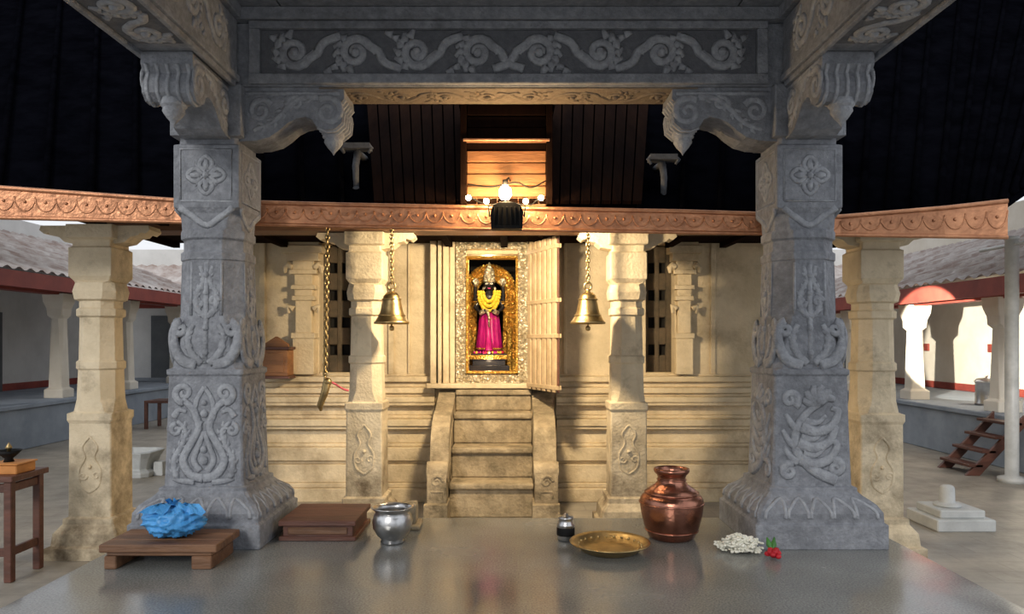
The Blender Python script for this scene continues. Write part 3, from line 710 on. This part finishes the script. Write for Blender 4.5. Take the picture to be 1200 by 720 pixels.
# ---------------------------------------------------------------- items on platform
m=MB(); m.lathe(X(787,4.25),4.25,0,[(0,0),(.115,0),(.13,.012),(.155,.07),(.172,.14),(.18,.20),(.178,.225),(.165,.245),(.150,.252),(.148,.268),(.125,.285),(.095,.305),(.08,.325),(.078,.345),(.084,.362),(.098,.376),(.102,.388),(.10,.398),(.09,.40),(.083,.39),(.07,.35),(.07,.32),(.12,.27),(.16,.2),(.14,.06),(0,.02)],'copperpot',44)
for z,r_ in ((.205,.181),(.262,.150),(.335,.080),(.05,.148)):
    m.tube([(X(787,4.25)+r_*math.cos(a*math.pi/20),4.25+r_*math.sin(a*math.pi/20),z) for a in range(40)],.005,'copperpot',6,closed=True)
m.obj('copper_water_pot')
m=MB(); m.lathe(X(460,4.15),4.15,0,[(0,0),(.06,0),(.068,.008),(.06,.02),(.085,.045),(.108,.085),(.112,.12),(.104,.155),(.094,.172),(.1,.182),(.118,.198),(.118,.203),(.105,.2),(.09,.178),(.1,.15),(.105,.11),(.08,.05),(0,.03)],'steel',40); m.obj('steel_pot')
m=MB(); m.box(X(472,4.5),X(489,4.5),4.44,4.56,.03,.15,'cream_stair'); m.box(X(466,4.5),X(494,4.5),4.40,4.6,0,.03,'cream_stair'); m.obj('grinding_stone',bevel=.012,seg=3)
m=MB(); cx=X(663,4.2)
m.lathe(cx,4.2,0,[(0,0),(.045,0),(.05,.01),(.05,.085),(.052,.09),(.043,.10),(.04,.12),(.045,.125),(.042,.135),(.015,.14),(.012,.15),(0,.153)],'steel',28)
m.lathe(cx,4.2,.03,[(.0505,0),(.0515,.005),(.0515,.04),(.0505,.045)],'darkmetal',28)
m.obj('steel_canister')
m=MB(); cx=X(714,4.0); m.lathe(cx,3.98,0,[(0,0),(.13,0),(.15,.006),(.19,.04),(.212,.048),(.216,.053),(.21,.056),(.188,.048),(.148,.015),(.1,.012),(0,.012)],'brass',48)
for i in range(24): 
    a=i*math.pi/12; m.ball((cx+.168*math.cos(a),3.98+.168*math.sin(a),.034),.008,'brass',6)
m.obj('brass_plate')
m=MB()
for i in range(300):
    u=random.gauss(0,.048); v=random.gauss(0,.035); hgt=max(.0,.09-abs(u)*.4-abs(v)*.5)
    c_=Vector((X(866,4.0)+u-.25*v,3.98+v,.012+random.random()*hgt))
    for q in range(3):
        a=random.random()*6.28
        m.ball(c_+Vector((.01*math.cos(a),.01*math.sin(a),0)),.009,'flower',6,(1,1,.7))
m.obj('jasmine_garland')
m=MB(); c_=Vector((X(905,3.85),3.83,.03))
m.ball(c_,.024,'rose',12)
for i in range(12):
    a=i*2.4; r_=.014+.0018*i
    m.ball(c_+Vector((r_*math.cos(a),r_*math.sin(a),.018-.0025*i)),.017,'rose',8,(1,1,.8))
for a in (1.2,2.0): 
    m.tube([c_+Vector((0,0,-.01)),c_+Vector((.03*math.cos(a),.03,.04)),c_+Vector((.05*math.cos(a),.04,.08*math.sin(a)))],[.006,.016,.003],'leaf',6)
m.obj('red_rose')
m=MB(); xa,xb=-2.03,-1.45; ya_,yb_=3.64,3.96
for q in range(3):
    w=(yb_-ya_)/3; m.box(xa,xb,ya_+w*q+.003,ya_+w*(q+1)-.003,.085,.125,'wood')
m.box(xa+.03,xb-.03,ya_+.02,yb_-.02,.065,.086,'wood')
m.box(xa+.02,xa+.08,ya_+.015,yb_-.015,0,.066,'wood'); m.box(xb-.13,xb-.03,ya_+.015,yb_-.015,0,.066,'wood')
m.obj('low_wooden_table',bevel=.005)
m=MB(); cb=Vector((X(204,3.8),3.8,.125)); rings=[]; n=72; mm=40
for i in range(mm+1):
    a=math.pi*i/mm; rg=[]
    for j in range(n):
        th=2*math.pi*j/n; d_=Vector((math.sin(a)*math.cos(th),math.sin(a)*math.sin(th),-math.cos(a)))
        rid=1-abs(noise.noise(d_*2.6+Vector((5,2,9))))*2
        rid2=1-abs(noise.noise(d_*6.0+Vector((1,7,3))))*2
        w=.86+.16*rid*rid+.09*rid2*rid2+.10*noise.noise(d_*1.6+Vector((3,1,2)))
        z=d_.z*.086*w+.084; z=max(z,0.001)
        rg.append((cb.x+d_.x*.150*w,cb.y+d_.y*.125*w,cb.z+z))
    rings.append(rg)
m.loft(rings,'bluebag',True)
def flap(base,dirs,wd):
    g=[]
    for q,p in enumerate(dirs):
        rr=[]
        for t in range(7):
            u=(t/6-.5)*wd*(.3+.5*q)
            rr.append(base+Vector(p)+Vector((u,.015*math.sin(t*2.1+q),.012*math.cos(t*2.6+q))))
        g.append(rr)
    m.loft(g,'bluebag',True,cap=False,closed=False)
flap(cb+Vector((.0,0,.14)),[(0,0,0),(-.02,-.03,.03),(-.05,-.06,.03),(-.07,-.10,.0)],.09)
flap(cb+Vector((.02,0,.14)),[(0,0,0),(.03,-.02,.035),(.06,-.04,.03),(.09,-.07,-.01)],.09)
flap(cb+Vector((-.01,.01,.14)),[(0,0,0),(-.01,.0,.04),(.0,-.01,.05)],.07)
m.obj('blue_plastic_bag')
m=MB(); xa,xb=X(328,4.2),X(418,4.2)
m.box(xa,xb,4.17,4.62,.085,.115,'redwood'); m.box(xa+.02,xb-.02,4.19,4.60,.02,.086,'redwood')
m.box(xa,xb,4.175,4.615,0,.025,'redwood')
m.box(xa+.05,xb-.05,4.183,4.19,.035,.075,'wood')
m.obj('low_wooden_stool',bevel=.005)

m=MB(); xa,xb=-3.35,-2.93; ya_,yb_=4.35,4.7; zt_=.33
m.box(xa,xb,ya_,yb_,zt_-.035,zt_,'redwood')
for xx in (xa+.02,xb-.065):
    for yy in (ya_+.02,yb_-.065): m.box(xx,xx+.045,yy,yy+.045,GZ,zt_-.035,'redwood')
for z in (zt_-.1,GZ+.15):
    m.box(xa+.04,xb-.04,ya_+.03,ya_+.055,z,z+.05,'redwood'); m.box(xb-.055,xb-.03,ya_+.04,yb_-.04,z,z+.05,'redwood'); m.box(xa+.03,xa+.055,ya_+.04,yb_-.04,z,z+.05,'redwood')
m.obj('wooden_side_table',bevel=.004)
m=MB(); m.box(-3.12,-2.95,4.42,4.6,.33,.385,'orange'); m.box(-3.13,-2.94,4.41,4.61,.385,.395,'orange'); m.obj('orange_box',bevel=.006)
m=MB(); m.lathe(-3.05,4.5,.395,[(0,0),(.03,0),(.022,.02),(.05,.045),(.072,.07),(.065,.066),(.045,.045),(.0,.035)],'darkmetal',20); m.lathe(-3.05,4.5,.43,[(0,0),(.012,.004),(.01,.04),(.02,.05),(.008,.07),(0,.085)],'brass',12); m.obj('oil_lamp')

# ---------------------------------------------------------------- court objects
m=MB(); cx,cy=X(1113,5.75),5.75
m.box(cx-.22,cx+.22,cy-.22,cy+.22,GZ,GZ+.09,'whitestone'); m.box(cx-.17,cx+.17,cy-.17,cy+.17,GZ+.09,GZ+.15,'whitestone')
m.lathe(cx-.02,cy,GZ+.15,[(.10,0),(.10,.02),(.055,.03),(.052,.14),(.04,.16),(0,.165)],'whitestone',20)
m.obj('stone_pedestal',bevel=.008)
m=MB(); cx,cy=X(160,7.9),7.9
m.oct(cx,cy,[(GZ,.2,.3),(GZ+.05,.21,.3),(GZ+.08,.16,.3),(GZ+.2,.2,.3),(GZ+.26,.23,.3),(GZ+.27,.19,.3),(GZ+.2,.15,.3)],'whitestone')
m.box(cx+.2,cx+.3,cy-.05,cy+.05,GZ,GZ+.15,'whitestone')
m.obj('stone_basin',bevel=.006)
m=MB(); px0,py0=5.05,7.50
m.lathe(px0,py0,0,[(.13,GZ),(.13,GZ+.05),(.062,GZ+.07),(.062,2.15),(.07,2.15),(.07,2.18),(0,2.19)],'polepaint',20)
m.tube([(px0-.0,py0-.5,2.1),(px0,py0+.5,2.1)],.02,'polepaint',8)
m.obj('metal_pole')
m=MB()
for yy in (7.85,8.35):
    m.prism([(4.80,GZ),(4.95,GZ),(5.43,.22),(5.43,.34)],lambda u,v,w:(u,w,v),yy,yy+.04,'redwood')
for i in range(4):
    t=(i+.6)/4.2; xx=4.75+.58*t; zz=GZ+.62*t; m.box(xx,xx+.15,7.85,8.39,zz,zz+.03,'redwood')
m.obj('wooden_steps',bevel=.004)
m=MB(); m.lathe(6.15,9.6,.301,[(0,0),(.14,0),(.145,.02),(.14,.03),(.14,.28),(.15,.29),(.15,.31),(.12,.34),(.03,.35),(.03,.37),(0,.38)],'steel',24); m.obj('steel_drum')
m=MB(); bx=-5.75; by=12
m.box(bx-.2,bx+.25,by,by+.5,.12,.16,'redwood')
for xx in (bx-.2,bx+.2):
    for yy in (by,by+.45): m.box(xx,xx+.05,yy,yy+.05,GZ,.12,'redwood')
m.box(bx+.2,bx+.25,by,by+.5,.16,.5,'redwood'); m.obj('wooden_chair',bevel=.005)

# ---------------------------------------------------------------- cloister wings
def wing(name,fx,sg,ya,yb,eavez,wallm,pil):
    e=empty(name); b=MB(); pz=.3
    def bx(xa,xb,y0,y1,z0,z1,k):
        a,c_=fx+sg*xa,fx+sg*xb; b.box(min(a,c_),max(a,c_),y0,y1,z0,z1,k)
    bx(0,3.2,ya,yb,GZ,pz-.06,'bluepaint'); bx(-.04,3.2,ya,yb,pz-.06,pz,'bluepaint')
    bx(2.0,2.2,ya,yb,pz,3.2,wallm)
    bx(1.98,2.0,ya,yb,pz,pz+.12,'redpaint')
    b.obj('plinth_and_wall',e,bevel=.01)
    b=MB(); y=ya+.6; i=0
    while y<yb-.2:
        cx_=fx+sg*.25
        b.oct(cx_,y,[(pz,.14,.05),(pz+.12,.14,.05),(pz+.15,.10,.1),(eavez-.35,.09,.5),(eavez-.3,.12,.2),(eavez-.2,.12,.1),(eavez-.1,.15,.05),(eavez+.02,.16,.05)],pil); y+=1.9
        yc=y-.95; a,c_=fx+sg*1.97,fx+sg*2.0
        if yc+.4<yb:
            if i%2==0 and sg<0: b.box(min(a,c_),max(a,c_),yc-.35,yc+.35,pz,pz+1.3,'greydoor'); 
            else: b.box(min(a,c_),max(a,c_),yc-.12,yc+.12,pz+.65,pz+.78,'redpaint')
        i+=1
    a,c_=fx+sg*.15,fx+sg*.35; b.box(min(a,c_),max(a,c_),ya,yb,eavez,eavez+.12,'redpaint')
    b.obj('pillars_and_doors',e,bevel=.006)
    b=MB(); a,c_=fx-sg*.28,fx-sg*.24; b.box(min(a,c_),max(a,c_),ya,yb,eavez,eavez+.20,'redpaint')
    n=int((yb-ya)/.045); rings=[]; rows=[]
    for rr in range(7):
        t0=rr/7; t1=(rr+1)/7
        for t,dz_ in ((t0,.03),(t1,.0)): rows.append((t,dz_))
    for t,dz_ in rows:
        rings.append([(fx-sg*.3+sg*2.6*t, ya+i*.045, eavez+.20+1.05*t+dz_+.022*math.sin(i*.045*2*math.pi/.22)) for i in range(n)])
    b.loft(rings,'tile',True,cap=False,closed=False)
    b.box(min(fx+sg*2.2,fx+sg*3.2),max(fx+sg*2.2,fx+sg*3.2),ya,yb,pz,2.9,wallm)
    b.obj('tiled_roof',e)
wing('cloister_wing',-6.4,-1,6.5,15.0,1.80,'white_paint','cream_paint')
wing('cloister_wing',5.5,1,6.2,15.0,1.62,'cream_paint','cream_paint')
e=empty('rear_wing'); b=MB()
b.box(-9.4,8.6,15.5,17.8,GZ,.3,'bluepaint'); b.box(-9.4,8.6,16.8,17,.3,3.2,'white_paint')
b.box(-9.4,8.6,15.25,15.3,1.8,1.98,'redpaint')
for i in range(11):
    xx=-8.6+i*1.55
    b.oct(xx,15.75,[(.3,.16,.05),(.42,.16,.05),(.45,.11,.1),(1.5,.10,.5),(1.55,.14,.1),(1.82,.17,.05)],'cream_paint')
    b.box(xx+.45,xx+1.1,16.76,16.8,.3,1.7,'greydoor')
rings=[]
for t in (0,.25,.5,.75,1): rings.append([(-9.4+i*.06,15.2+2.4*t,1.98+1.3*t+.02*math.sin(i*.06*2*math.pi/.24)) for i in range(301)])
b.loft(rings,'tile',True,cap=False,closed=False)
b.obj('building',e)

# ---------------------------------------------------------------- lights
def area(name,loc,target,size,power,col,sy=None):
    l=bpy.data.lights.new(name,'AREA'); l.energy=power; l.size=size; l.color=col
    if sy: l.shape='RECTANGLE'; l.size_y=sy
    o=bpy.data.objects.new(name,l); bpy.context.scene.collection.objects.link(o); o.location=loc
    o.rotation_euler=(Vector(target)-Vector(loc)).to_track_quat('-Z','Y').to_euler(); return o
def point(name,loc,power,col,r=.05):
    l=bpy.data.lights.new(name,'POINT'); l.energy=power; l.color=col; l.shadow_soft_size=r
    o=bpy.data.objects.new(name,l); bpy.context.scene.collection.objects.link(o); o.location=loc; return o
warm=(1,.78,.49)
area('flood_beam_light',(-.03,4.98,1.90),(-.03,6.9,.85),.2,92,warm,.06)  # the floodlight's beam, moved in past the fascia
point('bulb_light',(pb.x,pb.y-.08,pb.z-.0),17,(1,.66,.32),.03)
for px_ in (549,570,616,634):
    q=P(px_,230,4.60); point('wood_glow_light',(q.x,q.y,q.z),1.3,(1,.62,.28),.015)  # extra point lights added for the warm glow on the wood
q=P(594,190,4.62); 
point('sanctum_fill',(Xd+.0,7.05,1.93),8,(1,.82,.55),.03)  # unseen light added behind the lintel to brighten deity and arch
point('sanctum_fill_low',(Xd,7.22,.95),.8,(1,.75,.45),.03)  # second unseen fill, low in front of the pedestal
point('wing_fill',(6.6,9.4,1.5),45,(1,.88,.68),.15)  # unseen light added to brighten the right wing's wall
sp=bpy.data.lights.new('sun_patch_spot','SPOT'); sp.energy=5000; sp.color=(1,.92,.76); sp.spot_size=math.radians(20); sp.spot_blend=.15; sp.shadow_soft_size=.02  # added spotlight, stands in for sun patches on the right wing
o=bpy.data.objects.new('sun_patch_spot',sp); bpy.context.scene.collection.objects.link(o); o.location=(2.9,6.9,1.5)
o.rotation_euler=(Vector((7.5,11.6,1.0))-Vector(o.location)).to_track_quat('-Z','Y').to_euler()
sun=bpy.data.lights.new('sun','SUN'); sun.energy=1.2; sun.angle=math.radians(14); sun.color=(1,.95,.88)
o=bpy.data.objects.new('sun',sun); bpy.context.scene.collection.objects.link(o); o.rotation_euler=Vector((.25,.85,-.38)).to_track_quat('-Z','Y').to_euler()
w=bpy.data.worlds.new('sky'); bpy.context.scene.world=w; w.use_nodes=True
bg=w.node_tree.nodes['Background']; bg.inputs[0].default_value=(.92,.95,1,1); bg.inputs[1].default_value=.98

# ---------------------------------------------------------------- camera
cam=bpy.data.cameras.new('camera'); cam.lens=36*F/1200; cam.sensor_width=36; cam.shift_y=(HY-360)/1200
o=bpy.data.objects.new('camera',cam); bpy.context.scene.collection.objects.link(o); o.location=(0,0,ZC); o.rotation_euler=(math.pi/2,0,0)
bpy.context.scene.camera=o
bpy.context.scene.view_settings.view_transform='Standard'
